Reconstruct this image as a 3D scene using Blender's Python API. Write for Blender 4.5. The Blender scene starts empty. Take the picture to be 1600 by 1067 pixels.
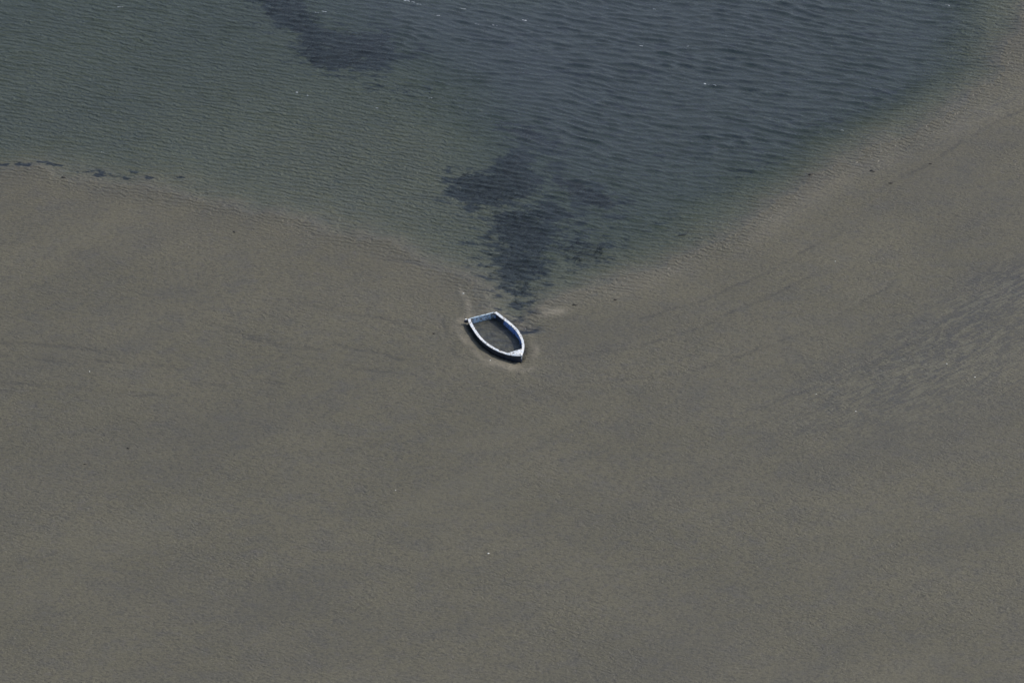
import bpy, bmesh, math, random
import numpy as np
from mathutils import Vector, Matrix, noise as mnoise

R = math.radians
S = bpy.context.scene
COL = S.collection
rng = np.random.default_rng(7)
random.seed(7)

# ------------------------------------------------------------------ camera
DEP = R(38.0)            # the helicopter looks down 38 degrees
DIST = 317.5             # metres to the centre of the picture
cam_data = bpy.data.cameras.new("camera")
cam_data.sensor_width = 36.0
cam_data.lens = 200.0
cam_data.clip_start = 1.0
cam_data.clip_end = 60000.0
cam = bpy.data.objects.new("camera", cam_data)
COL.objects.link(cam)
CAMP = Vector((0, -DIST * math.cos(DEP), DIST * math.sin(DEP)))
cam.location = CAMP
cam.rotation_euler = (math.pi / 2 - DEP, 0, 0)
S.camera = cam
FPX = 200.0 / 36.0 * 1600.0

# ------------------------------------------------------------------ light
SUN_EL = R(43)
sun_h = Vector((0.88, 0.47, 0)).normalized()
sun_dir = Vector((sun_h.x * math.cos(SUN_EL), sun_h.y * math.cos(SUN_EL), math.sin(SUN_EL)))
sd = bpy.data.lights.new("sun", 'SUN')
sd.energy = 2.95
sd.angle = R(0.53)
sd.color = (1.0, 0.95, 0.87)
so = bpy.data.objects.new("sun", sd)
COL.objects.link(so)
so.rotation_euler = sun_dir.to_track_quat('Z', 'Y').to_euler()

W = bpy.data.worlds.new("World")
S.world = W
W.use_nodes = True
wn = W.node_tree
wn.nodes.clear()
sky = wn.nodes.new('ShaderNodeTexSky')
sky.sky_type = 'NISHITA'
sky.sun_disc = False
sky.dust_density = 2.2
sky.sun_elevation = SUN_EL
sky.sun_rotation = math.atan2(sun_dir.x, sun_dir.y)
bg = wn.nodes.new('ShaderNodeBackground')
bg.inputs['Strength'].default_value = 0.145
wo = wn.nodes.new('ShaderNodeOutputWorld')
wn.links.new(sky.outputs[0], bg.inputs[0])
wn.links.new(bg.outputs[0], wo.inputs[0])

S.view_settings.view_transform = 'Standard'
S.view_settings.look = 'None'
S.view_settings.exposure = -0.30
S.view_settings.gamma = 1.0


# ------------------------------------------------------------------ helpers
def G(px, py, z=0.0):
    """point of the 1600x1067 photograph -> point on the level z"""
    u = (px - 800.0) / FPX
    v = (533.5 - py) / FPX
    s, c = math.sin(DEP), math.cos(DEP)
    d = Vector((u, c + v * s, -s + v * c))
    t = (z - CAMP.z) / d.z
    return Vector((CAMP.x + d.x * t, CAMP.y + d.y * t, z))


def GP(pts):
    return np.array([[*G(x, y)[:2]] for x, y in pts])


def seg_dist(X, Y, P, closed=False):
    P = np.asarray(P, float)
    n = len(P)
    best = np.full(X.shape, 1e18)
    for i in range(n if closed else n - 1):
        a, b = P[i], P[(i + 1) % n]
        d = b - a
        L = d @ d + 1e-12
        t = np.clip(((X - a[0]) * d[0] + (Y - a[1]) * d[1]) / L, 0, 1)
        best = np.minimum(best, (X - a[0] - t * d[0]) ** 2 + (Y - a[1] - t * d[1]) ** 2)
    return np.sqrt(best)


def inside(X, Y, P):
    P = np.asarray(P, float)
    r = np.zeros(X.shape, bool)
    n = len(P)
    for i in range(n):
        a, b = P[i], P[(i + 1) % n]
        if a[1] == b[1]:
            continue
        c = ((a[1] > Y) != (b[1] > Y)) & (X < (b[0] - a[0]) * (Y - a[1]) / (b[1] - a[1]) + a[0])
        r ^= c
    return r


def sdist(X, Y, P):
    d = seg_dist(X, Y, P, True)
    return np.where(inside(X, Y, P), d, -d)


def smooth(x, a, b):
    t = np.clip((x - a) / (b - a), 0, 1)
    return t * t * (3 - 2 * t)


def vnoise(X, Y, seed):
    xi, yi = np.floor(X).astype(np.int64), np.floor(Y).astype(np.int64)
    fx, fy = X - xi, Y - yi
    fx = fx * fx * (3 - 2 * fx)
    fy = fy * fy * (3 - 2 * fy)

    def h(a, b):
        n = (a * 374761393 + b * 668265263 + seed * 1442695041) & 0xffffffff
        n = ((n ^ (n >> 13)) * 1274126177) & 0xffffffff
        return ((n ^ (n >> 16)) & 0xffff) / 65535.0
    return ((h(xi, yi) * (1 - fx) + h(xi + 1, yi) * fx) * (1 - fy)
            + (h(xi, yi + 1) * (1 - fx) + h(xi + 1, yi + 1) * fx) * fy)


def fbm(X, Y, seed, oct=4):
    s = 0
    a = 0.5
    for k in range(oct):
        s = s + a * (vnoise(X * 2 ** k + 17.3 * k, Y * 2 ** k - 9.1 * k, seed + k) - 0.5)
        a *= 0.55
    return s * 2        # about -1..1


def axis(core0, core1, step, far, growth=1.25):
    c = list(np.arange(core0, core1 + step / 2, step))
    s = step
    up = []
    x = c[-1]
    while x < far:
        s *= growth
        x += s
        up.append(x)
    s = step
    dn = []
    x = c[0]
    while x > -far:
        s *= growth
        x -= s
        dn.append(x)
    return np.array(dn[::-1] + c + up)


def grid_mesh(name, xs, ys, Z, attrs, mat, keep=None):
    nx, ny = len(xs), len(ys)
    X, Y = np.meshgrid(xs, ys)
    co = np.stack([X, Y, Z], -1).reshape(-1, 3).astype(np.float32)
    i = np.arange(nx * ny).reshape(ny, nx)
    q = np.stack([i[:-1, :-1], i[:-1, 1:], i[1:, 1:], i[1:, :-1]], -1).reshape(-1, 4)
    if keep is not None:
        k = keep.reshape(-1)
        q = q[k[q].any(1)]
        used = np.zeros(nx * ny, bool)
        used[q.reshape(-1)] = True
        remap = np.cumsum(used) - 1
        q = remap[q]
        co = co[used]
        attrs = {n: a.reshape(-1)[used] for n, a in attrs.items()}
    me = bpy.data.meshes.new(name)
    me.vertices.add(len(co))
    me.vertices.foreach_set('co', co.reshape(-1))
    me.loops.add(q.size)
    me.loops.foreach_set('vertex_index', q.reshape(-1).astype(np.int32))
    me.polygons.add(len(q))
    me.polygons.foreach_set('loop_start', np.arange(0, q.size, 4, dtype=np.int32))
    me.polygons.foreach_set('use_smooth', np.ones(len(q), bool))
    me.update(calc_edges=True)
    for n, a in attrs.items():
        at = me.attributes.new(n, 'FLOAT', 'POINT')
        at.data.foreach_set('value', np.ascontiguousarray(a.reshape(-1), dtype=np.float32))
    me.materials.append(mat)
    o = bpy.data.objects.new(name, me)
    COL.objects.link(o)
    return o


def obj(name, bm, mat, parent=None, flat=False):
    me = bpy.data.meshes.new(name)
    bmesh.ops.recalc_face_normals(bm, faces=bm.faces)
    bm.to_mesh(me)
    bm.free()
    if not flat:
        for p in me.polygons:
            p.use_smooth = True
    me.materials.append(mat)
    o = bpy.data.objects.new(name, me)
    COL.objects.link(o)
    if parent:
        o.parent = parent
    return o


def tag(o, label=None, cat=None, group=None, kind=None):
    for k, v in (('label', label), ('category', cat), ('group', group), ('kind', kind)):
        if v:
            o[k] = v
    return o


class Nodes:
    def __init__(self, name):
        self.m = bpy.data.materials.new(name)
        self.m.use_nodes = True
        self.t = self.m.node_tree
        self.t.nodes.clear()
        self.out = self.t.nodes.new('ShaderNodeOutputMaterial')

    def n(self, kind, **kw):
        nd = self.t.nodes.new('ShaderNode' + kind)
        for k, v in kw.items():
            if k[0] == '_':
                setattr(nd, k[1:], v)
                continue
            key = int(k[1:]) if k[0] == 'i' and k[1:].isdigit() else k.replace('__', ' ')
            s = nd.inputs[key]
            if isinstance(v, bpy.types.NodeSocket):
                self.t.links.new(v, s)
            else:
                s.default_value = v
        return nd

    def math(self, op, a, b=0.0, c=0.0, clamp=False):
        return self.n('Math', _operation=op, _use_clamp=clamp, i0=a, i1=b, i2=c).outputs[0]

    def attr(self, name):
        return self.n('Attribute', _attribute_name=name).outputs['Fac']

    def mix(self, f, a, b, blend='MIX'):
        nd = self.t.nodes.new('ShaderNodeMix')
        nd.data_type = 'RGBA'
        nd.blend_type = blend
        for s, v in ((nd.inputs[0], f), (nd.inputs[6], a), (nd.inputs[7], b)):
            if isinstance(v, bpy.types.NodeSocket):
                self.t.links.new(v, s)
            else:
                s.default_value = v if not isinstance(v, tuple) else (*v, 1)
        return nd.outputs[2]

    def ramp(self, v, a, b, lo=0.0, hi=1.0):
        nd = self.n('MapRange', _interpolation_type='SMOOTHSTEP', Value=v, From__Min=a, From__Max=b, To__Min=lo, To__Max=hi)
        return nd.outputs[0]

    def pos(self, scale=(1, 1, 1), rot=(0, 0, 0)):
        g = self.n('NewGeometry').outputs['Position']
        g = self.n('Mapping', Vector=g, Rotation=rot).outputs[0]
        return self.n('Mapping', Vector=g, Scale=scale).outputs[0]

    def noise(self, vec, scale, detail=3.0, rough=0.55, dist=0.0):
        return self.n('TexNoise', Vector=vec, Scale=scale, Detail=detail, Roughness=rough, Distortion=dist).outputs[0]


def C(r, g, b):
    f = lambda c: c / 12.92 if c <= 0.04045 else ((c + 0.055) / 1.055) ** 2.4
    return (f(r / 255), f(g / 255), f(b / 255))


# ------------------------------------------------------------------ the lie of the land
SHORE = [(0, 268), (60, 264), (120, 274), (200, 287), (280, 300), (360, 320), (430, 336), (500, 352), (560, 368),
         (620, 388), (680, 408), (718, 424), (742, 446), (764, 468), (780, 488), (800, 500), (818, 504), (832, 495),
         (852, 478), (884, 463), (920, 450), (980, 432), (1040, 412), (1100, 385), (1160, 350), (1220, 312), (1280, 276),
         (1340, 246), (1400, 216), (1440, 197), (1490, 172), (1530, 145), (1562, 112), (1578, 80), (1592, 40), (1604, 0)]
shore_w = GP(SHORE)
r0 = shore_w[-1]
LAGOON = np.array([[-9000, 60], [-900, 40], [-120, 22], *shore_w.tolist(), [r0[0] + 2, r0[1] + 10], [r0[0] + 10, r0[1] + 30],
                   [120, 200], [700, 900], [9000, 12000], [-9000, 12000]])

WEED = {
    'top': [(405, -25), (462, -25), (478, 10), (495, 30), (545, 42), (604, 46), (628, 74), (610, 96), (560, 100), (520, 98),
            (494, 92), (470, 66), (462, 42), (432, 28)],
    'west': [(704, 301), (714, 276), (738, 268), (764, 258), (780, 240), (800, 222), (824, 224), (822, 246), (846, 270),
             (838, 292), (800, 312), (768, 320), (728, 308)],
    'mid': [(768, 332), (790, 320), (830, 312), (856, 304), (884, 318), (896, 328), (864, 342), (852, 372), (830, 388),
            (796, 376), (778, 360)],
    'tail': [(756, 368), (800, 378), (840, 392), (862, 396), (842, 424), (830, 450), (816, 470), (814, 490), (800, 488), (796, 462),
             (784, 436), (770, 400)],
    'east': [(862, 262), (900, 272), (934, 286), (962, 310), (942, 316), (906, 300), (876, 284)],
    'fan': [(858, 378), (900, 368), (950, 376), (952, 394), (926, 406), (884, 398)],
    'streak': [(786, 190), (826, 188), (872, 206), (868, 216), (826, 208)],
}
WEED_W = {k: GP(v) for k, v in WEED.items()}
BASIN = GP([(430, -60), (1570, -60), (1540, 60), (1480, 140), (1380, 200), (1290, 245), (1190, 300), (1110, 350), (1030, 392), (950, 420),
            (870, 446), (826, 474), (800, 474), (780, 410), (756, 330), (722, 270), (690, 200), (620, 120), (520, 70), (470, 20)])

HULL_PX_L = [(290, 345), (310, 400), (345, 458), (385, 518), (422, 562), (470, 608), (530, 650), (600, 690), (670, 720),
             (740, 741), (810, 752), (888, 754)]
HULL_PX_R = [(610, 262), (680, 315), (750, 370), (820, 432), (868, 490), (902, 556), (918, 615), (919, 665), (908, 712), (893, 752)]


def zoom_pt(q, z):
    return G(690 + q[0] / 7.1111, 450 + q[1] / 7.1111, z)


def sheer(t):           # gunwale height along the boat, 0 stern .. 1 bow
    return 0.31 + 0.015 * t + 0.13 * t ** 3


def resample(P, n):
    P = np.array(P)
    d = np.r_[0, np.cumsum(np.linalg.norm(np.diff(P, axis=0), axis=1))]
    # Catmull-Rom through the traced points
    out = []
    for s in np.linspace(0, d[-1], n):
        i = min(np.searchsorted(d, s, 'right') - 1, len(P) - 2)
        t = (s - d[i]) / (d[i + 1] - d[i])
        p0, p1, p2, p3 = P[max(i - 1, 0)], P[i], P[i + 1], P[min(i + 2, len(P) - 1)]
        out.append(0.5 * (2 * p1 + (p2 - p0) * t + (2 * p0 - 5 * p1 + 4 * p2 - p3) * t * t + (3 * p1 - p0 - 3 * p2 + p3) * t ** 3))
    return np.array(out)


def side_curve(px, n):
    m = len(px)
    P = [np.array(zoom_pt(q, sheer(i / (m - 1)))) for i, q in enumerate(px)]
    return resample(P, n)


NS = 40
SIDE_L = side_curve(HULL_PX_L, NS)
SIDE_R = side_curve(HULL_PX_R, NS)
BOW = 0.5 * (SIDE_L[-1] + SIDE_R[-1])
SIDE_L[-1] = BOW
SIDE_R[-1] = BOW
BOAT_POLY = np.r_[SIDE_L[:, :2], SIDE_R[::-1, :2][1:]]
BOAT_C = BOAT_POLY.mean(0)


def blob(X, Y, px, py, rx, ry, ang=0.0):
    c = G(px, py)
    ca, sa = math.cos(ang), math.sin(ang)
    u = (X - c.x) * ca + (Y - c.y) * sa
    v = -(X - c.x) * sa + (Y - c.y) * ca
    return np.exp(-(u / rx) ** 2 - (v / ry) ** 2)


def seabed(X, Y):
    """height of the ground, and the masks of what lies on it"""
    d = sdist(X, Y, LAGOON) + 0.9 * fbm(X / 2.6, Y / 2.6, 3) * smooth(Y, -40, 4) + .45 * fbm(X / 1.1, Y / .6, 5, 3)
    dep = np.where(d > 0, 0.34 * (1 - np.exp(-(np.maximum(d, 0) / 1.7) ** 1.2)) + .12 * smooth(d, 5, 22), 0)
    sb = sdist(X, Y, BASIN) + 1.3 * fbm(X / 3, Y / 2.2, 21)
    lft = smooth(-X, -7, 0)
    bas = smooth(sb - .8 * lft * fbm(X / 5, Y / 3, 23), -.2 - 1.8 * lft, 3.4 + 4.5 * lft)
    bas = bas * (.40 + .60 * smooth(Y - .12 * X, G(0, 410).y, G(0, 215).y))
    dep = dep + 0.36 * bas
    dep = dep * (1 - .30 * blob(X, Y, 600, 280, 12, 8, -.15))
    land = np.where(d < 0, 0.012 * np.minimum(-d, 6) + 0.10 * (1 - np.exp(-np.maximum(-d - 6, 0) / 25)), 0)
    z = land - dep
    z = z + 0.012 * fbm(X / 3.3, Y / 2.2, 51) + 0.006 * fbm(X / 0.9, Y / 0.5, 61, 3)
    z = z + 0.05 * fbm(X / 40, Y / 40, 71) * smooth(-d, 3, 25)
    # scour and bank round the hull
    db = sdist(X, Y, BOAT_POLY)
    z = np.where(db > -0.03, np.minimum(z, -0.075 + 0.01 * fbm(X / 0.5, Y / 0.5, 77, 3)), z)
    moat = np.exp(-((db + 0.12) / 0.22) ** 2) * (db < 0)
    z = z - 0.035 * moat * (0.5 + fbm(X / 1.1, Y / 1.1, 81))
    return z, d, db, bas


# ------------------------------------------------------------------ sand material
def make_sand():
    k = Nodes('wet_sand')
    p = k.pos()
    n_big = k.noise(k.pos((1, 1.7, 1)), 0.11, 3, 0.5)
    n_mid = k.noise(k.pos((1, 1.5, 1)), 0.55, 4, 0.6)
    n_hue = k.noise(k.pos((1, 1.3, 1)), 2.3, 3, 0.6)
    n_gr = k.noise(k.pos((1, 1.25, 1)), 5.2, 3, 0.75)
    n_fine = k.noise(k.pos((1, 1.2, 1)), 9.5, 3, 0.7)
    col = k.mix(k.ramp(n_big, .35, .65), (0.124, 0.115, 0.081), (0.140, 0.129, 0.091))
    col = k.mix(k.math('MULTIPLY', k.ramp(n_mid, .45, .72), .38), col, (0.104, 0.100, 0.092))
    col = k.mix(k.math('MULTIPLY', k.ramp(n_hue, .52, .72), .35), col, (0.143, 0.135, 0.086))
    col = k.mix(k.math('MULTIPLY', k.ramp(n_hue, .46, .30), .30), col, (0.116, 0.109, 0.110))
    col = k.mix(k.math('MULTIPLY', k.ramp(n_gr, .54, .36), .62), col, (0.068, 0.064, 0.054))
    col = k.mix(k.math('MULTIPLY', k.ramp(n_fine, .56, .74), .75), col, (0.23, 0.215, 0.155))
    n_band = k.noise(k.pos((.30, 1.25, 1), (0, 0, R(-33))), .17, 3, .5, .4)
    col = k.mix(k.math('MULTIPLY', k.ramp(n_band, .47, .66), .26), col, (0.090, 0.087, 0.077))
    col = k.mix(k.math('MULTIPLY', k.ramp(n_band, .45, .30), .25), col, (0.158, 0.147, 0.106))
    # pale, drier sand
    a = k.math('MULTIPLY', k.attr('pale'), k.ramp(n_mid, .25, .6, .4, 1))
    col = k.mix(a, col, (0.29, 0.26, 0.20))
    # dark rills, silt and the vignette patch painted into the sand
    dk = k.math('MULTIPLY', k.attr('silt_vignette'), k.ramp(n_hue, .38, .60, .25, 1))
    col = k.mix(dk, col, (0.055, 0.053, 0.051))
    # braided wash at the right hand side: streaks along the flow
    b = k.noise(k.pos((0.50, 2.1, 1), (0, 0, R(-36))), 2.1, 5, .66, 1.1)
    bs = k.math('MULTIPLY', k.attr('braid'), k.ramp(b, .44, .60, -1, 1))
    col = k.mix(k.math('MULTIPLY', k.math('MAXIMUM', bs, 0.0), .34), col, (0.20, 0.195, 0.150))
    col = k.mix(k.math('MULTIPLY', k.math('MAXIMUM', k.math('MULTIPLY', bs, -1.0), 0.0), .58), col, (0.078, 0.077, 0.076))
    # rotted weed on the bed of the lagoon
    wd = k.math('ADD', k.attr('weed'), k.math('MULTIPLY', k.math('SUBTRACT', k.noise(k.pos((1, 2.0, 1), (0, 0, R(10))), 1.0, 6, .68), .5), 2.7))
    wd = k.math('MULTIPLY', k.ramp(wd, .34, .78, 0, .95), k.attr('wet'))
    col = k.mix(wd, col, (0.014, 0.018, 0.028))
    # wind and tide ripples
    rp = k.n('TexWave', _wave_type='BANDS', _bands_direction='Y', Vector=k.pos((1, 1, 1), (0, 0, R(12))), Scale=0.95, Distortion=12.0,
             Detail=3.0, Detail__Scale=1.6, Detail__Roughness=.62).outputs['Fac']
    ripple_amt = k.ramp(k.noise(p, .16, 3, .5), .35, .68, .25, 1.0)
    h = k.math('MULTIPLY', k.math('MULTIPLY', rp, ripple_amt), .8)
    h = k.math('ADD', h, k.math('MULTIPLY', k.noise(k.pos((1, 2.2, 1)), 3.1, 4, .65), 1.6))
    h = k.math('ADD', h, k.math('MULTIPLY', n_gr, 1.5))
    fr_ = k.n('TexWave', _wave_type='BANDS', _bands_direction='Y', Vector=k.pos((1, 1, 1), (0, 0, R(14))), Scale=0.92, Distortion=8.0,
              Detail=3.5, Detail__Scale=1.6, Detail__Roughness=.6).outputs['Fac']
    h = k.math('ADD', h, k.math('MULTIPLY', k.math('MULTIPLY', fr_, k.attr('fringe')), 2.2))
    bmp = k.n('Bump', Strength=1.0, Distance=0.017, Height=h).outputs[0]
    gl = k.attr('gloss')
    rough = k.math('SUBTRACT', k.ramp(n_mid, .3, .7, .62, .48), k.math('MULTIPLY', gl, .25))
    pr = k.n('BsdfPrincipled', Base__Color=col, Roughness=rough, Normal=bmp)
    pr.inputs['Specular IOR Level'].default_value = 0.42
    k.t.links.new(pr.outputs[0], k.out.inputs[0])
    return k.m


def make_water():
    k = Nodes('lagoon_water')
    dep = k.attr('depth')
    p = k.pos((1, 1, 1))
    cap = k.noise(k.pos((1, 2.8, 1), (0, 0, R(14))), 2.3, 4, .6)
    amp = k.ramp(dep, 0.0, .25, .15, 1)
    bmp = k.n('Bump', Strength=1.0, Distance=0.05, Height=k.math('MULTIPLY', cap, amp)).outputs[0]
    # light lost on the way down and back
    def ext(c):
        return k.math('POWER', math.e, k.math('MULTIPLY', dep, -c))
    tint = k.n('CombineColor', Red=ext(.62), Green=ext(.30), Blue=ext(.42)).outputs[0]
    tr = k.n('BsdfTransparent', Color=tint)
    body = k.n('BsdfDiffuse', Color=(0.100, 0.118, 0.142, 1))
    d2 = k.math('POWER', k.math('MULTIPLY', dep, 1.15), 1.7)
    f_body = k.math('SUBTRACT', 1.0, k.math('POWER', math.e, k.math('MULTIPLY', d2, -1.0)))
    m1 = k.n('MixShader', i0=f_body, i1=tr.outputs[0], i2=body.outputs[0])
    gl = k.n('BsdfGlossy', Roughness=0.04, Normal=bmp)
    fr = k.n('Fresnel', IOR=1.333, Normal=bmp).outputs[0]
    # seen from below the sheet would mirror everything: light that comes down through it loses only a little
    back = k.n('NewGeometry').outputs['Backfacing']
    fr = k.math('ADD', k.math('MULTIPLY', fr, k.math('SUBTRACT', 1.0, back)), k.math('MULTIPLY', back, .03))
    m2 = k.n('MixShader', i0=fr, i1=m1.outputs[0], i2=gl.outputs[0])
    k.t.links.new(m2.outputs[0], k.out.inputs[0])
    return k.m


sand_mat = make_sand()
water_mat = make_water()

# ------------------------------------------------------------------ ground sheet
gx = axis(-33.0, 33.0, 0.10, 9000)
gy = axis(-31.0, 38.0, 0.10, 9000)
X, Y = np.meshgrid(gx, gy)
Z, D, DB, BAS = seabed(X, Y)
near = (np.abs(X) < 60) & (np.abs(Y) < 70)

weed = np.zeros(X.shape)
amount = {'top': .95, 'west': 1.0, 'mid': 1.0, 'tail': .85, 'east': .75, 'fan': .45, 'streak': .7}
for key, P in WEED_W.items():
    s = sdist(X, Y, P) + 0.55 * fbm(X / 1.2, Y / 1.0, 31) + .35 * fbm(X / .5, Y / .28, 41, 3)
    weed = np.maximum(weed, amount[key] * smooth(s, -1.0, 0.6))
    weed = np.maximum(weed, .44 * smooth(s, -2.6, -.1))
for px, py, rx, ry, am in [(765, 410, .4, .3, .8), (585, 130, .8, .5, .8), (700, 260, .3, .4, .8),
                           (822, 518, .65, .30, 1.1), (812, 500, .5, .4, .8), (740, 320, .8, .35, .75), (790, 52, 1.1, .4, .7),
                           (1000, 96, 1.6, .35, .7), (910, 102, 1.3, .4, .65), (860, 96, .9, .3, .6), (965, 330, .7, .4, .6), (1010, 130, 1.0, .4, .5),
                           (1340, 40, 1.4, .5, .6), (1380, 130, 1.2, .5, .6), (1160, 255, 1.1, .5, .65), (985, 240, 1.2, .4, .5), (775, 482, .8, .35, .45), (835, 488, .5, .5, .6), (790, 474, .6, .5, .5), (925, 392, 1.4, .7, .55), (945, 360, 1.5, .5, .45), (900, 335, 2.6, 1.3, .52), (960, 300, 2.2, 1.0, .50), (870, 250, 1.5, 1.2, .5), (1010, 345, 1.6, .8, .45), (650, 60, 1.6, 1.0, .5), (600, 30, 1.8, .8, .5), (640, 130, 1.4, .8, .5)]:
    weed = np.maximum(weed, am * blob(X + .35 * fbm(X / .7, Y / .5, 43), Y + .3 * fbm(X / .7, Y / .4, 45), px, py, rx, ry) * (1 + .7 * fbm(X / .5, Y / .3, 47)))
wr_line = seg_dist(X + .5 * fbm(X / 1.1, Y, 141), Y + .7 * fbm(X / .9, Y / .7, 143), GP([(-30, 257), (40, 256), (95, 254), (150, 269), (240, 279), (300, 283)]))
weed = np.maximum(weed, 1.0 * np.exp(-(wr_line / .22) ** 2) * smooth(fbm(X / 1.5, Y / 2, 145), -.15, .45) * (1 - .5 * smooth(X, -25, -17)))
for P, wdt in (([(-10, 258), (3, 257), (9, 256)], .20), ([(29, 255), (38, 257), (48, 257)], .20), ([(62, 250), (72, 251)], .12), ([(76, 253), (85, 255), (93, 257)], .17),
               ([(120, 265), (133, 266)], .10), ([(145, 271), (156, 272), (168, 274)], .13), ([(208, 266), (217, 266)], .10), ([(227, 275), (238, 277)], .12), ([(275, 275), (286, 275)], .09)):
    dw = seg_dist(X + .3 * fbm(X / .5, Y / .4, 147), Y + .25 * fbm(X / .45, Y / .3, 149), GP(P))
    weed = np.maximum(weed, 1.15 * np.exp(-(dw / wdt) ** 2))
weed = np.maximum(weed, 0.24 * BAS)
weed = weed + .08 * BAS

pale = np.zeros(X.shape)
for px, py, rx, ry, an, am in [(778, 570, .9, .45, -.3, .95), (800, 575, .55, .4, 0, .8), (862, 489, .75, .35, .25, .75), (846, 482, .5, .3, .1, .5),
                               (731, 478, .18, .9, .1, .45), (764, 566, .12, .10, 0, .9), (722, 458, .10, .55, .2, .6), (712, 510, .25, .5, -.4, .25),
                               (812, 575, .35, .5, .3, .35)]:
    pale = np.maximum(pale, am * blob(X, Y, px, py, rx, ry, an))
# the sand rim that the lagoon has pushed up along its right bank
rim = GP([(850, 470), (960, 455), (1080, 410), (1180, 365), (1260, 310), (1340, 268), (1420, 232), (1500, 196), (1600, 160)])
rd = seg_dist(X, Y, rim)
pale = np.maximum(pale, .25 * np.exp(-(rd / .9) ** 2) * (0.5 + fbm(X / 3, Y / 3, 91)))
Z = Z + 0.02 * np.exp(-(rd / .8) ** 2) * (0.3 + fbm(X / 2, Y / 2, 93))

silt_vignette = np.zeros(X.shape)
RILLS = [[(-20, 537), (60, 540), (120, 546), (180, 556)], [(-20, 557), (50, 562), (100, 568)], [(150, 566), (230, 574), (280, 578)],
         [(300, 600), (345, 606)], [(395, 598), (440, 602)], [(380, 530), (440, 545), (500, 548)], [(600, 405), (640, 410), (690, 420)],
         [(300, 505), (360, 520), (420, 535)], [(470, 560), (540, 575), (620, 585)], [(690, 500), (700, 530), (712, 560)],
         [(860, 480), (890, 470), (930, 462)], [(0, 600), (90, 606), (170, 618), (260, 622)], [(430, 470), (520, 488), (600, 500), (680, 522)], [(520, 540), (600, 556), (660, 575)],
         [(880, 560), (990, 545), (1090, 515), (1180, 475), (1270, 430)], [(900, 600), (1040, 588), (1160, 560), (1300, 500), (1400, 440)],
         [(1000, 500), (1100, 470), (1200, 425), (1300, 370)], [(1180, 640), (1300, 600), (1420, 540), (1540, 455)],
         [(1520, 210), (1560, 190), (1600, 172)], [(1370, 300), (1440, 262), (1500, 222)]]
for P in RILLS:
    d_ = seg_dist(X, Y + 0.25 * fbm(X / 1.5, Y / 1.5, 33), GP(P))
    silt_vignette = np.maximum(silt_vignette, .62 * np.exp(-(d_ / .13) ** 2) * (0.65 + fbm(X / .9, Y / .9, 35)))
    Z = Z - .012 * np.exp(-(d_ / .2) ** 2)
for px, py, rx, ry, an, am in [(1480, 520, 6, 1.6, .55, .14), (1575, 425, 4, 1.6, .6, .36), (1450, 620, 8, 1.8, .2, .12), (200, 700, 9, 4, 0, .10), (1520, 350, 3, 1.0, .5, .18),  # broad left patch paints a mild vignette into the sand, among real darker patches
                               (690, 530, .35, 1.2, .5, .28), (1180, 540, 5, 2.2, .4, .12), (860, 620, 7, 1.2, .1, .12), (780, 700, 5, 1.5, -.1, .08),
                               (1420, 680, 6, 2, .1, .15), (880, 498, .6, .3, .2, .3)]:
    silt_vignette = np.maximum(silt_vignette, am * blob(X, Y, px, py, rx, ry, an) * (1 + .8 * fbm(X / 2, Y / 1.5, 37)))
# damp, darker fringe at the water's edge
edge = np.exp(-((D + .5) / .7) ** 2)
silt_vignette = np.maximum(silt_vignette, .12 * edge * (0.6 + fbm(X / 1.3, Y / .8, 39)))
silt_vignette = np.maximum(silt_vignette, .85 * (DB > -.02))
silt_vignette = np.clip(silt_vignette, 0, 1)

braid = np.clip(blob(X, Y, 1500, 540, 8.5, 3.6, .55) + .8 * blob(X, Y, 1590, 450, 4, 2.5, .55) + .45 * blob(X, Y, 1380, 640, 8, 3, .2)
                + .6 * blob(X, Y, 1540, 172, 3.2, 1.0, .65) + .5 * blob(X, Y, 1420, 240, 4, .8, .6) + .35 * blob(X, Y, 1240, 330, 5, .7, .6), 0, 1)
gloss = np.clip(.9 * blob(X, Y, 1550, 165, 3.0, .9, .65) + .6 * blob(X, Y, 1415, 218, 3, .8, .6) + .5 * blob(X, Y, 725, 470, .4, 1.3, .2)
                + .8 * edge + .5 * blob(X, Y, 830, 510, 2.0, 1.2) + .55 * braid, 0, 1)
fringe = np.where(D < 0, np.exp(-((D - .2) / 1.7) ** 2), .9 + .8 * smooth(D, .5, 5) + .4 * fbm(X / 3, Y / 3, 111)) * near
wetm = smooth(D, -1.2, .6)
wetm = np.maximum(wetm, blob(X, Y, 822, 516, 1.2, .8))
wetm = np.maximum(wetm, blob(X, Y, 40, 257, 4.5, 1.2))
Z = Z - .12 * blob(X, Y, 824, 516, .8, .35)
for px, py, rx, ry, an, hgt in [(778, 572, .9, .5, -.3, .05), (862, 488, .8, .4, .25, .06), (730, 475, .25, 1.0, .1, .03)]:
    Z = Z + hgt * blob(X, Y, px, py, rx, ry, an) * (DB < -.05)
ang = (X - BOAT_C[0]) * -.62 + (Y - BOAT_C[1]) * -.78
lip = np.exp(-((DB + .78 + .22 * fbm(X / .8, Y / .8, 121)) / .17) ** 2) * smooth(ang, .2, 1.0) * (.55 + .8 * fbm(X / .6, Y / .6, 123))
lip2 = np.exp(-((DB + .55 + .25 * fbm(X / .7, Y / .7, 125)) / .22) ** 2) * (.35 + .7 * fbm(X / .9, Y / .9, 127))
lip = np.clip(np.maximum(lip, lip2), 0, 1)
pale = np.maximum(pale, .75 * lip)
Z = Z + .05 * lip
zero = np.zeros(X.shape)
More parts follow.
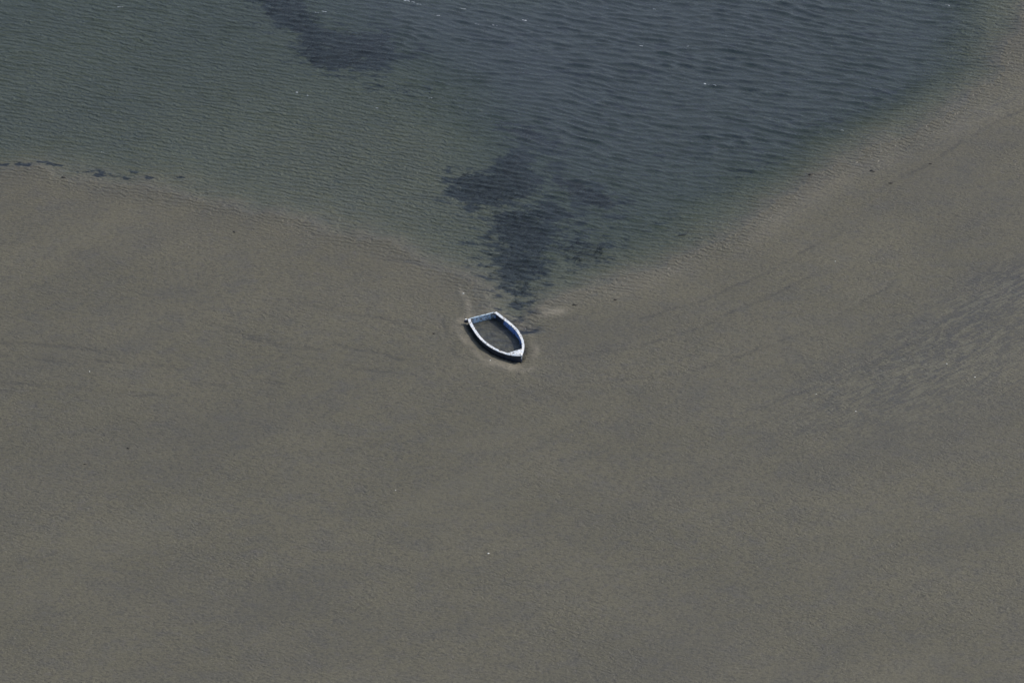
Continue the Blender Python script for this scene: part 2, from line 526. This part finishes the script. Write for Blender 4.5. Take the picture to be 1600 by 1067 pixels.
ground = grid_mesh('sand', gx, gy, Z, {
    'weed': np.where(near, weed, 0), 'pale': np.where(near, pale, 0), 'silt_vignette': np.where(near, silt_vignette, 0),
    'braid': np.where(near, braid, 0), 'gloss': gloss, 'wet': wetm, 'fringe': fringe}, sand_mat)
tag(ground, kind='structure')


def ground_z(x, y):
    i = int(np.clip(np.searchsorted(gx, x), 1, len(gx) - 1))
    j = int(np.clip(np.searchsorted(gy, y), 1, len(gy) - 1))
    return float(max(Z[j, i], Z[j - 1, i], Z[j, i - 1], Z[j - 1, i - 1]))


# ------------------------------------------------------------------ water sheet with wavelets
wx = axis(-35.0, 35.0, 0.075, 9000, 1.22)
wy = axis(-3.0, 41.0, 0.065, 9000, 1.22)
WX, WY = np.meshgrid(wx, wy)
GZ, WD, _, WBAS = seabed(WX, WY)
wdepth = np.clip(-GZ, 0, 3)


def waves(Xc, Yc, lo, hi, n, spread, head, seed):
    r = np.random.default_rng(seed)
    s = np.zeros(Xc.shape)
    tot = 0
    for i in range(n):
        L = lo * (hi / lo) ** r.random()
        a = head + r.normal(0, spread)
        kx, ky = 2 * math.pi / L * math.cos(a), 2 * math.pi / L * math.sin(a)
        A = L ** .5
        s += A * np.sin(kx * Xc + ky * Yc + r.random() * 6.283)
        tot += A * A / 2
    return s / math.sqrt(tot)


core = (np.abs(WX) < 36) & (WY < 42) & (WY > -3.2) & (GZ < .02)
xc, yc = WX[core], WY[core]
HEAD = R(-104)
# crests bend a little from place to place
bx = xc + 1.4 * fbm(xc / 9, yc / 9, 101, 2)
by = yc + 0.9 * fbm(xc / 7, yc / 7, 103, 2)
long_ = waves(bx, by, .42, 1.0, 46, .20, HEAD, 1)
short = waves(bx, by, .30, .62, 46, .20, HEAD, 2)
sharp = lambda s, q: (np.exp(q * np.clip(s, -2.4, 2.0)) - math.exp(q * q / 2)) / q
dd = wdepth[core]
right = smooth(xc, -14, 8)
al = smooth(dd, .15, .55) * (0.35 + .65 * right) * (0.75 + .6 * fbm(xc / 5, yc / 4, 105))
as_ = smooth(dd, .01, .14) * (1 - .15 * smooth(dd, .4, .7) * right) * (0.8 + .5 * fbm(xc / 3, yc / 3, 107))
# thin steep crest lines: the ridges of a narrow-banded field
ridge = lambda f, w: np.exp(-(f / w) ** 2)
c1 = ridge(waves(bx, by, 1.05, 1.8, 44, .18, HEAD, 5), .58) * (.5 + .5 * smooth(waves(bx, by, 3, 9, 30, .9, HEAD, 9), -1, 1))
c2 = ridge(waves(bx, by, .95, 1.5, 40, .17, HEAD - .03, 6), .62) * (.5 + .5 * smooth(waves(bx, by, 2, 6, 30, .9, HEAD, 10), -1, 1))
hgt = 0.022 * al * sharp(long_, .5) + 0.017 * as_ * sharp(short, .5) + .070 * al * c1 + .040 * as_ * c2
WZ = np.zeros(WX.shape)
WZ[core] = hgt
water = grid_mesh('water', wx, wy, WZ, {'depth': wdepth}, water_mat, keep=(GZ < .03))
tag(water, kind='structure')


def water_z(x, y):
    i = int(np.clip(np.searchsorted(wx, x), 0, len(wx) - 1))
    j = int(np.clip(np.searchsorted(wy, y), 0, len(wy) - 1))
    return float(WZ[j, i])


# ------------------------------------------------------------------ small materials
def plain(name, base, vary, scale=6, rough=.7, bump=.01):
    k = Nodes(name)
    p = k.n('TexCoord').outputs['Object']
    n = k.noise(p, scale, 4, .6)
    col = k.mix(k.ramp(n, .35, .65), base, vary)
    b = k.n('Bump', Strength=.8, Distance=bump, Height=k.noise(p, scale * 3, 3, .6)).outputs[0]
    pr = k.n('BsdfPrincipled', Base__Color=col, Roughness=rough, Normal=b)
    k.t.links.new(pr.outputs[0], k.out.inputs[0])
    return k.m


def paint(name, base, second, wood, wear=.5, rough=.5):
    """old boat paint: fades in patches, flakes down to grey timber, streaked with dirt"""
    k = Nodes(name)
    p = k.n('NewGeometry').outputs['Position']
    n1 = k.noise(p, 2.6, 4, .6)
    n2 = k.noise(p, 7.5, 5, .7)
    n3 = k.noise(p, 24, 3, .7)
    col = k.mix(k.ramp(n1, .42, .60), base, second)
    col = k.mix(k.math('MULTIPLY', k.ramp(n3, .45, .7), .12), col, (0.35, 0.36, 0.36))
    fl = k.ramp(k.math('ADD', n2, k.math('MULTIPLY', n3, .25)), .70 - .12 * wear, .74 - .10 * wear)
    col = k.mix(fl, col, wood)
    h = k.math('SUBTRACT', k.math('MULTIPLY', n3, .6), fl)
    b = k.n('Bump', Strength=.7, Distance=.006, Height=h).outputs[0]
    pr = k.n('BsdfPrincipled', Base__Color=col, Roughness=k.math('ADD', rough, k.math('MULTIPLY', fl, .35)), Normal=b)
    k.t.links.new(pr.outputs[0], k.out.inputs[0])
    return k.m


WOOD = (0.16, 0.13, 0.10)
m_white = paint('worn_white_paint', (0.92, 0.93, 0.93), (0.83, 0.89, 0.95), WOOD, .22)
m_blue = paint('faded_blue_paint', (0.20, 0.32, 0.66), (0.28, 0.40, 0.72), (0.12, 0.11, 0.12), .25)
m_pale = paint('pale_blue_paint', (0.66, 0.78, 0.88), (0.50, 0.66, 0.80), (0.22, 0.22, 0.20), .45)
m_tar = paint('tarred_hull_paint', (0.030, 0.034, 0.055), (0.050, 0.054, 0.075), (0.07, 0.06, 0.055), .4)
m_wood = plain('weathered_timber', (0.10, 0.08, 0.065), (0.05, 0.045, 0.045), 9)
m_weed = plain('seagrass_blades', (0.020, 0.028, 0.028), (0.055, 0.060, 0.036), 1.4)
m_wrack = plain('seaweed_wrack', (0.035, 0.034, 0.034), (0.06, 0.055, 0.045), 12)
m_shell = plain('bleached_shell', (0.85, 0.84, 0.78), (0.7, 0.68, 0.6), 20)
m_foam = plain('sea_foam', (0.70, 0.73, 0.75), (0.5, 0.55, 0.6), 20)

# ------------------------------------------------------------------ the boat
stern_mid = 0.5 * (SIDE_L[0] + SIDE_R[0])
boat = bpy.data.objects.new('rowing_boat', None)
boat.location = (BOAT_C[0], BOAT_C[1], 0)
COL.objects.link(boat)
tag(boat, 'derelict open rowing boat with worn white and blue paint, half buried in the sand', 'boat')
BO = np.array([BOAT_C[0], BOAT_C[1], 0.0])
up = np.array([0, 0, 1.0])
axis_dir = (BOW - stern_mid) * np.array([1, 1, 0])
axis_dir /= np.linalg.norm(axis_dir)


def inward(curve, other_side):
    n = len(curve)
    out = []
    for i in range(n):
        t = curve[min(i + 1, n - 1)] - curve[max(i - 1, 0)]
        t[2] = 0
        t /= np.linalg.norm(t)
        v = np.cross(up, t)
        if v @ (BO - curve[i]) < 0:
            v = -v
        out.append(v)
    return np.array(out)


IN_L = inward(SIDE_L, SIDE_R)
IN_R = inward(SIDE_R, SIDE_L)


def strip(sections, close_ring=True, caps=True):
    """loft a list of closed cross-sections"""
    bm = bmesh.new()
    rings = [[bm.verts.new(Vector(p) - Vector(BO)) for p in s] for s in sections]
    m = len(rings[0])
    for a, b in zip(rings[:-1], rings[1:]):
        for j in range(m):
            try:
                bm.faces.new((a[j], a[(j + 1) % m], b[(j + 1) % m], b[j]))
            except ValueError:
                pass
    if caps:
        for r in (rings[0], rings[-1]):
            try:
                bm.faces.new(r)
            except ValueError:
                pass
    return bm


def side_objects(curve, inn, flip):
    n = len(curve)
    ts = np.linspace(0, 1, n)
    outer, inner, rail, rub = [], [], [], []
    for i in range(n):
        t = ts[i]
        c, v = curve[i], inn[i]
        taper = 1 - max(0, (t - .93) / .07) * .75
        top = c[2] - .022
        o0 = c + v * .028 * taper
        flare = .20 * (1 - .6 * t)
        foot = -0.22

        def at(z, off):
            return np.array([*(o0 + v * (off * taper + flare * taper * ((top - z) / .5) ** 1.3 * .55))[:2], z])
        zs = np.linspace(top, foot, 5)
        # lapstrake: every plank stands a little proud of the one under it
        so_ = [at(z, 0.0) for z in zs]
        si_ = [at(z, 0.012) for z in zs[::-1]]
        outer.append(so_ + si_)
        si2 = [at(z, 0.0145) for z in zs]
        so2 = [at(z, 0.030) for z in zs[::-1]]
        inner.append(si2 + so2)
        w = .165 * (1 - .25 * t) * (1 - max(0, (t - .9) / .1) * .6)
        a, b = c, c + v * w
        wob = .004 * math.sin(i * 1.7 + (3 if flip else 0))
        rail.append([a + up * wob, b + up * wob, b - up * (.032 - wob), a - up * (.032 - wob)])
        e = c - v * .012
        rub.append([e - up * .040, c + v * .024 - up * .040, c + v * .024 - up * .085, e - up * .085])
    obj('hull_side', strip(outer), m_tar, boat)
    obj('side_lining', strip(inner), m_blue, boat)
    g = obj('gunwale', strip(rail), m_white, boat, flat=True)
    obj('rubbing_strake', strip(rub), m_tar, boat, flat=True)
    return g


side_objects(SIDE_L, IN_L, False)
side_objects(SIDE_R, IN_R, True)


def slab(p, q, thick_dir, th, z0a, z0b, z1):
    """upright board from p to q"""
    bm = bmesh.new()
    n = 12
    secs = []
    for i in range(n + 1):
        t = i / n
        c = p + (q - p) * t
        top = z0a + (z0b - z0a) * t + .006 * math.sin(7 * t)
        a = np.array([c[0], c[1], top])
        b = a + thick_dir * th
        secs.append([a, b, np.array([b[0], b[1], z1]), np.array([a[0], a[1], z1])])
    bm.free()
    return strip(secs)


p0 = SIDE_L[0] + IN_L[0] * .05 + axis_dir * .03
q0 = SIDE_R[0] + IN_R[0] * .05 + axis_dir * .03
obj('transom', slab(p0, q0, -axis_dir, .05, SIDE_L[0][2] - .02, SIDE_R[0][2] - .02, -.25), m_pale, boat, flat=True)
# rail along the top of the transom, cut short of the side rails
pc = p0 + (q0 - p0) * .055
qc = p0 + (q0 - p0) * .93
secs = []
for i in range(13):
    t = i / 12
    c = pc + (qc - pc) * t
    z = SIDE_L[0][2] + .012 + .004 * math.sin(5 * t)
    a = np.array([c[0], c[1], z]) + axis_dir * .012
    b = a - axis_dir * .075
    secs.append([a, b, b - up * .030, a - up * .030])
obj('transom_cap', strip(secs), m_pale, boat, flat=True)

# foredeck: fills the bow between the rails
i0L, i0R = int(NS * .80), int(NS * .835)
nL = NS - 1 - i0L
bm = bmesh.new()
left = [SIDE_L[i] + IN_L[i] * .06 for i in range(i0L, NS - 1)]
right_ = [SIDE_R[i] + IN_R[i] * .06 for i in np.linspace(i0R, NS - 2, len(left)).round().astype(int)]
topr, botr = [], []
for a, b in zip(left, right_):
    rowt, rowb = [], []
    for j in range(7):
        t = j / 6
        c = a + (b - a) * t
        cr = .030 * (1 - (2 * t - 1) ** 2) + .008
        rowt.append(bm.verts.new(Vector(c + up * cr) - Vector(BO)))
        rowb.append(bm.verts.new(Vector(c + up * (cr - .045)) - Vector(BO)))
    topr.append(rowt)
    botr.append(rowb)
for i in range(len(topr) - 1):
    for j in range(6):
        bm.faces.new((topr[i][j], topr[i][j + 1], topr[i + 1][j + 1], topr[i + 1][j]))
        bm.faces.new((botr[i][j], botr[i + 1][j], botr[i + 1][j + 1], botr[i][j + 1]))
for j in range(6):
    bm.faces.new((topr[0][j], botr[0][j], botr[0][j + 1], topr[0][j + 1]))
    bm.faces.new((topr[-1][j], topr[-1][j + 1], botr[-1][j + 1], botr[-1][j]))
for i in range(len(topr) - 1):
    bm.faces.new((topr[i][0], topr[i + 1][0], botr[i + 1][0], botr[i][0]))
    bm.faces.new((topr[i][6], botr[i][6], botr[i + 1][6], topr[i + 1][6]))
obj('foredeck', bm, m_white, boat, flat=True)

# stem post
side = np.cross(up, axis_dir)
secs = []
for z, fwd, w in [(BOW[2] + .045, .045, .040), (BOW[2] - .03, .030, .042), (.25, -.01, .040), (.1, -.05, .038), (-.2, -.16, .035)]:
    c = np.array([BOW[0], BOW[1], z]) + axis_dir * fwd
    secs.append([c + side * w * .6, c + side * w - axis_dir * .10, c - side * w - axis_dir * .10, c - side * w * .6])
obj('stem_post', strip(secs), m_white, boat, flat=True)


# ribs against the lining, and knees in the stern corners
def rib(curve, inn, f, w=.035):
    i = int(f * (NS - 1))
    t = curve[min(i + 1, NS - 1)] - curve[i - 1]
    t[2] = 0
    t /= np.linalg.norm(t)
    secs = []
    for z in np.linspace(curve[i][2] - .036, -.2, 5):
        o = curve[i] + inn[i] * (.062 + .11 * (1 - .6 * f) * ((curve[i][2] - z) / .5) ** 1.3)
        o = np.array([o[0], o[1], z])
        secs.append([o + t * w, o - t * w, o - t * w + inn[i] * .05, o + t * w + inn[i] * .05])
    return strip(secs)


obj('rib', rib(SIDE_R, IN_R, .17, .05), m_wood, boat, flat=True)
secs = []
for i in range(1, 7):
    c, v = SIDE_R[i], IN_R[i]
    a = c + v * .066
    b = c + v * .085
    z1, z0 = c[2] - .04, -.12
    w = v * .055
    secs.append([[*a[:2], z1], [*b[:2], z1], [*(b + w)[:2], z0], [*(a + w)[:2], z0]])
obj('dark_stern_slab', strip([np.array(q) for q in secs]), m_tar, boat, flat=True)  # near-black slab along the lining, makes the right stern corner darker
for f in (.40, .62):
    obj('rib', rib(SIDE_R, IN_R, f, .02), m_blue, boat, flat=True)
for f in (.2, .42, .62):
    obj('rib', rib(SIDE_L, IN_L, f, .02), m_blue, boat, flat=True)


def knee(corner, d1, d2, l1, l2, mat, z):
    bm = bmesh.new()
    a, b, c = corner, corner + d1 * l1, corner + d2 * l2
    mid = corner + d1 * l1 * .28 + d2 * l2 * .28
    ring = [a, b, mid, c]
    t = [bm.verts.new(Vector((p[0], p[1], z)) - Vector(BO)) for p in ring]
    u = [bm.verts.new(Vector((p[0], p[1], z - .05)) - Vector(BO)) for p in ring]
    bm.faces.new(t)
    bm.faces.new(u[::-1])
    for j in range(4):
        bm.faces.new((t[j], u[j], u[(j + 1) % 4], t[(j + 1) % 4]))
    return bm


tr_dir = (q0 - p0) / np.linalg.norm(q0 - p0)
td = SIDE_R[4] - SIDE_R[0]
td[2] = 0
td /= np.linalg.norm(td)
obj('knee', knee(SIDE_R[0] + IN_R[0] * .115 + axis_dir * .034, -tr_dir, td, .22, .30, m_wood, 0), m_wood, boat, flat=True).location.z = SIDE_R[0][2] - .02
tl = SIDE_L[4] - SIDE_L[0]
tl[2] = 0
tl /= np.linalg.norm(tl)
obj('knee', knee(SIDE_L[0] + IN_L[0] * .115 + axis_dir * .034, tr_dir, tl, .20, .26, m_wood, 0), m_wood, boat, flat=True).location.z = SIDE_L[0][2] - .02
# broken quarter block that sticks out past the left stern corner
secs = []
c0 = SIDE_L[0] + axis_dir * .02
for s, w, h in [(-.03, .05, .08), (.08, .06, .10), (.15, .05, .09), (.23, .02, .04)]:
    c = c0 - tr_dir * s - up * .09
    secs.append([c + axis_dir * w + up * h * .4, c - axis_dir * w + up * h * .55, c - axis_dir * w - up * h, c + axis_dir * w - up * h])
qb = obj('quarter_block', strip(secs), m_tar, boat, flat=True)
secs = []
for s, w in [(.03, .04), (.09, .045), (.135, .025)]:
    c = c0 - tr_dir * s - up * (.024 - .0 * s) - axis_dir * .05
    secs.append([c + axis_dir * w + up * .03, c - axis_dir * w + up * .03, c - axis_dir * w - up * .01, c + axis_dir * w - up * .01])
obj('rail_stub', strip(secs), m_white, boat, flat=True)


# ------------------------------------------------------------------ seagrass beds under the water
def seagrass_mesh(P, dens, seed, center, ragged=.8):
    r = np.random.default_rng(seed)
    lo, hi = P.min(0) - .3, P.max(0) + .3
    n = int((hi[0] - lo[0]) * (hi[1] - lo[1]) * dens)
    q = lo + (hi - lo) * r.random((n, 2))
    s = sdist(q[:, 0], q[:, 1], P) + (0.55 if ragged else .1) * fbm(q[:, 0] / 1.2, q[:, 1] / 1.0, 31) + (.25 if ragged else .05) * fbm(q[:, 0] / .4, q[:, 1] / .4, 33)
    q = q[s > .03] if not ragged else q[s + ragged * fbm(q[:, 0] / .55, q[:, 1] / .3, 35, 3) > r.random(n) * 1.1 - .15]
    bm = bmesh.new()
    for x, y in q:
        z = ground_z(x, y)
        hmax = max(.02, min(.22, -z * .7))
        for b in range(5):
            a = r.random() * 6.283
            l = hmax * (.6 + .5 * r.random())
            bw = .012 + .014 * r.random()
            dx, dy = math.cos(a), math.sin(a)
            ox, oy = r.normal(0, .06, 2)
            cur = Vector((.10 + .08 * r.random(), -.05, 0))           # all lean with the current
            base = Vector((x + ox - center[0], y + oy - center[1], z - .01 - center[2]))
            pts = []
            for t in (0, .5, 1):
                c = base + cur * t * t * 1.4 + Vector((0, 0, l * (t - .25 * t * t)))
                ww = bw * (1 - .7 * t)
                pts.append((bm.verts.new(c + Vector((dx, dy, 0)) * ww), bm.verts.new(c - Vector((dx, dy, 0)) * ww)))
            for u, v in zip(pts[:-1], pts[1:]):
                bm.faces.new((u[0], u[1], v[1], v[0]))
    return bm


GRASS = 'dark seagrass beds under the lagoon water'
beds = [('top', 'dark seagrass bed slanting down from the top edge of the water'),
        ('west', 'broad dark seagrass bed with a pointed left lobe, in the middle of the lagoon'),
        ('mid', 'darkest thick seagrass bed just below the one with the pointed left lobe'),
        ('tail', 'tapering seagrass bed that narrows down the channel towards the stranded boat'),
        ('east', 'thin slanting seagrass bed to the right of the broad pointed one'),
        ('fan', 'faint low seagrass bed nearest the right bank, right of the channel'),
        ('streak', 'narrow seagrass streak uppermost above the broad pointed bed')]
for n_, (key, lab) in enumerate(beds):
    P = WEED_W[key]
    c = P.mean(0)
    cz = ground_z(c[0], c[1])
    o = obj('seagrass_bed', seagrass_mesh(P, {'east': 40, 'fan': 17, 'streak': 40}.get(key, 26), 40 + n_, (c[0], c[1], cz), 0.0 if key in ('east', 'fan', 'streak') else 1.1), m_weed, flat=True)
    o.location = (c[0], c[1], cz)
    tag(o, lab, 'seagrass', GRASS)


# ------------------------------------------------------------------ wrack, shells, foam
def wrack_mesh(seed, rx, ry, h, strands):
    r = random.Random(seed)
    bm = bmesh.new()
    bmesh.ops.create_icosphere(bm, subdivisions=3, radius=1)
    for v in bm.verts:
        a = v.co.copy()
        f = 1 + .55 * mnoise.noise(a * 1.7 + Vector((seed, 0, 0))) + .3 * mnoise.noise(a * 4.1 + Vector((0, seed, 0)))
        v.co = Vector((a.x * rx * f, a.y * ry * f, max(a.z, -.25) * h * (1 + .5 * mnoise.noise(a * 3))))
    for i in range(strands):
        a = r.random() * 6.283
        p = Vector((math.cos(a) * rx * .6, math.sin(a) * ry * .6, h * .25))
        d = Vector((math.cos(a), math.sin(a) * ry / rx, 0))
        prev = None
        w = .018
        for t in range(5):
            sd_ = Vector((-d.y, d.x, 0)) * w * (1 - t / 6)
            cur = (bm.verts.new(p + sd_), bm.verts.new(p - sd_), bm.verts.new(p + Vector((0, 0, .02))))
            if prev:
                for k in range(3):
                    bm.faces.new((prev[k], prev[(k + 1) % 3], cur[(k + 1) % 3], cur[k]))
            prev = cur
            p = p + d * rx * .28 + Vector((0, 0, -h * .05))
            d = (d + Vector((r.uniform(-.5, .5), r.uniform(-.5, .5), 0))).normalized()
    return bm


WR = 'dark seaweed scraps washed up on the sand'
specs = [  # px, py, rx, ry, height, rotation, label
    (1069, 361, .34, .08, .06, .35, 'long thin slanting dark seaweed strip at the right water edge, up from the boat'),
    (1266, 273, .14, .09, .06, .5, None), (1392, 287, .13, .06, .05, .1, None), (1363, 268, .20, .06, .05, -.4, None), (1454, 257, .10, .05, .04, 0, None),
    (366, 363, .10, .08, .05, 0, None), (762, 412, .17, .09, .06, .1, None), (678, 522, .09, .08, .04, 0, None),
    (201, 703, .09, .08, .05, .3, None), (133, 728, .07, .06, .04, 0, None), (899, 477, .16, .06, .05, .2, None), (962, 469, .10, .05, .04, -.3, None),
    (99, 277, .13, .09, .07, 0, 'rounded dark seaweed lump just below the left waterline'),
]
for i, (px, py, rx, ry, h, a, lab) in enumerate(specs):
    g = G(px, py)
    o = obj('seaweed_clump', wrack_mesh(i + 1, rx * (1 if lab else .75), ry * (1 if lab else .75), h * .7, 3 if rx > .12 else 2), m_wrack)
    o.location = (g.x, g.y, ground_z(g.x, g.y))
    o.rotation_euler.z = a
    tag(o, lab or 'small dark seaweed scrap lying on the sand bank near the water or below it', 'seaweed', WR)

bm = bmesh.new()
for sx in (-1, 1):
    for k in range(1):
        pass
nu, nv = 12, 8
rows = []
for j in range(nv + 1):          # a cockle valve: ribbed half dome
    t = j / nv
    rows.append([bm.verts.new((math.cos(u * 6.283 / nu) * math.sin(t * 1.57) * (1 + .06 * (u % 2)),
                               math.sin(u * 6.283 / nu) * math.sin(t * 1.57) * .85 * (1 + .06 * (u % 2)) - .2 * math.cos(t * 1.57),
                               math.cos(t * 1.57) * .6)) for u in range(nu)])
for a, b in zip(rows[:-1], rows[1:]):
    for u in range(nu):
        bm.faces.new((a[u], a[(u + 1) % nu], b[(u + 1) % nu], b[u]))
bmesh.ops.remove_doubles(bm, verts=bm.verts, dist=1e-5)
shell = obj('shell', bm, m_shell)
first = True
for px, py, s in [(140, 583, .050), (763, 867, .075), (1337, 645, .050), (1275, 618, .040), (1523, 592, .055), (1479, 571, .050), (1305, 410, .045),
                  (618, 768, .040), (724, 459, .070), (766, 565, .05)]:
    o = shell if first else shell.copy()
    if not first:
        COL.objects.link(o)
    first = False
    g = G(px, py)
    o.location = (g.x, g.y, ground_z(g.x, g.y) - .004)
    o.scale = (s * .8, s * .8, s * .8)
    o.rotation_euler.z = random.random() * 6
    tag(o, 'tiny bleached white shell lying on the bare sand', 'shell', 'white shells scattered on the sand')

# foam on the tops of the wavelets
bm = bmesh.new()
FO = [(642, 3, .75, .05), (655, 7, .35, .04), (723, 14, .35, .05), (686, 25, .25, .04), (818, 32, .3, .06), (464, 145, .10, .07), (483, 150, .22, .05), (589, 169, .16, .05),
      (673, 155, .25, .05), (745, 39, .2, .03), (772, 40, .3, .03), (1022, 15, .2, .04), (1004, 73, .3, .05), (1104, 132, .28, .06), (1117, 136, .2, .04), (1074, 73, .12, .06),
      (1134, 57, .12, .06), (1480, 9, .25, .05), (1316, 205, .12, .05), (508, 19, .4, .04), (495, 20, .2, .04), (160, 238, .12, .06), (187, 12, .3, .04)]
for i, (px, py, lx, ly) in enumerate(FO):
    g = G(px, py)
    for b in range(4):
        cx = g.x + random.uniform(-1, 1) * lx * .5
        cy = g.y - (cx - g.x) * .26 + random.uniform(-.03, .03)
        l, w = lx * random.uniform(.12, .28), ly * random.uniform(.25, .55)
        z0 = water_z(cx, cy) + .012
        ring = []
        for u in range(9):
            a = u / 9 * 6.283
            f = random.uniform(.65, 1.15)
            x, y = math.cos(a) * l * f, math.sin(a) * w * f - math.cos(a) * l * .25
            ring.append(bm.verts.new((cx + x, cy + y, water_z(cx + x, cy + y) + .004)))
        c = bm.verts.new((cx, cy, z0 + .01))
        for u in range(9):
            bm.faces.new((ring[u], ring[(u + 1) % 9], c))
foam = obj('foam', bm, m_foam)
tag(foam, 'white flecks of foam on the crests of the wavelets', 'foam', kind='stuff')
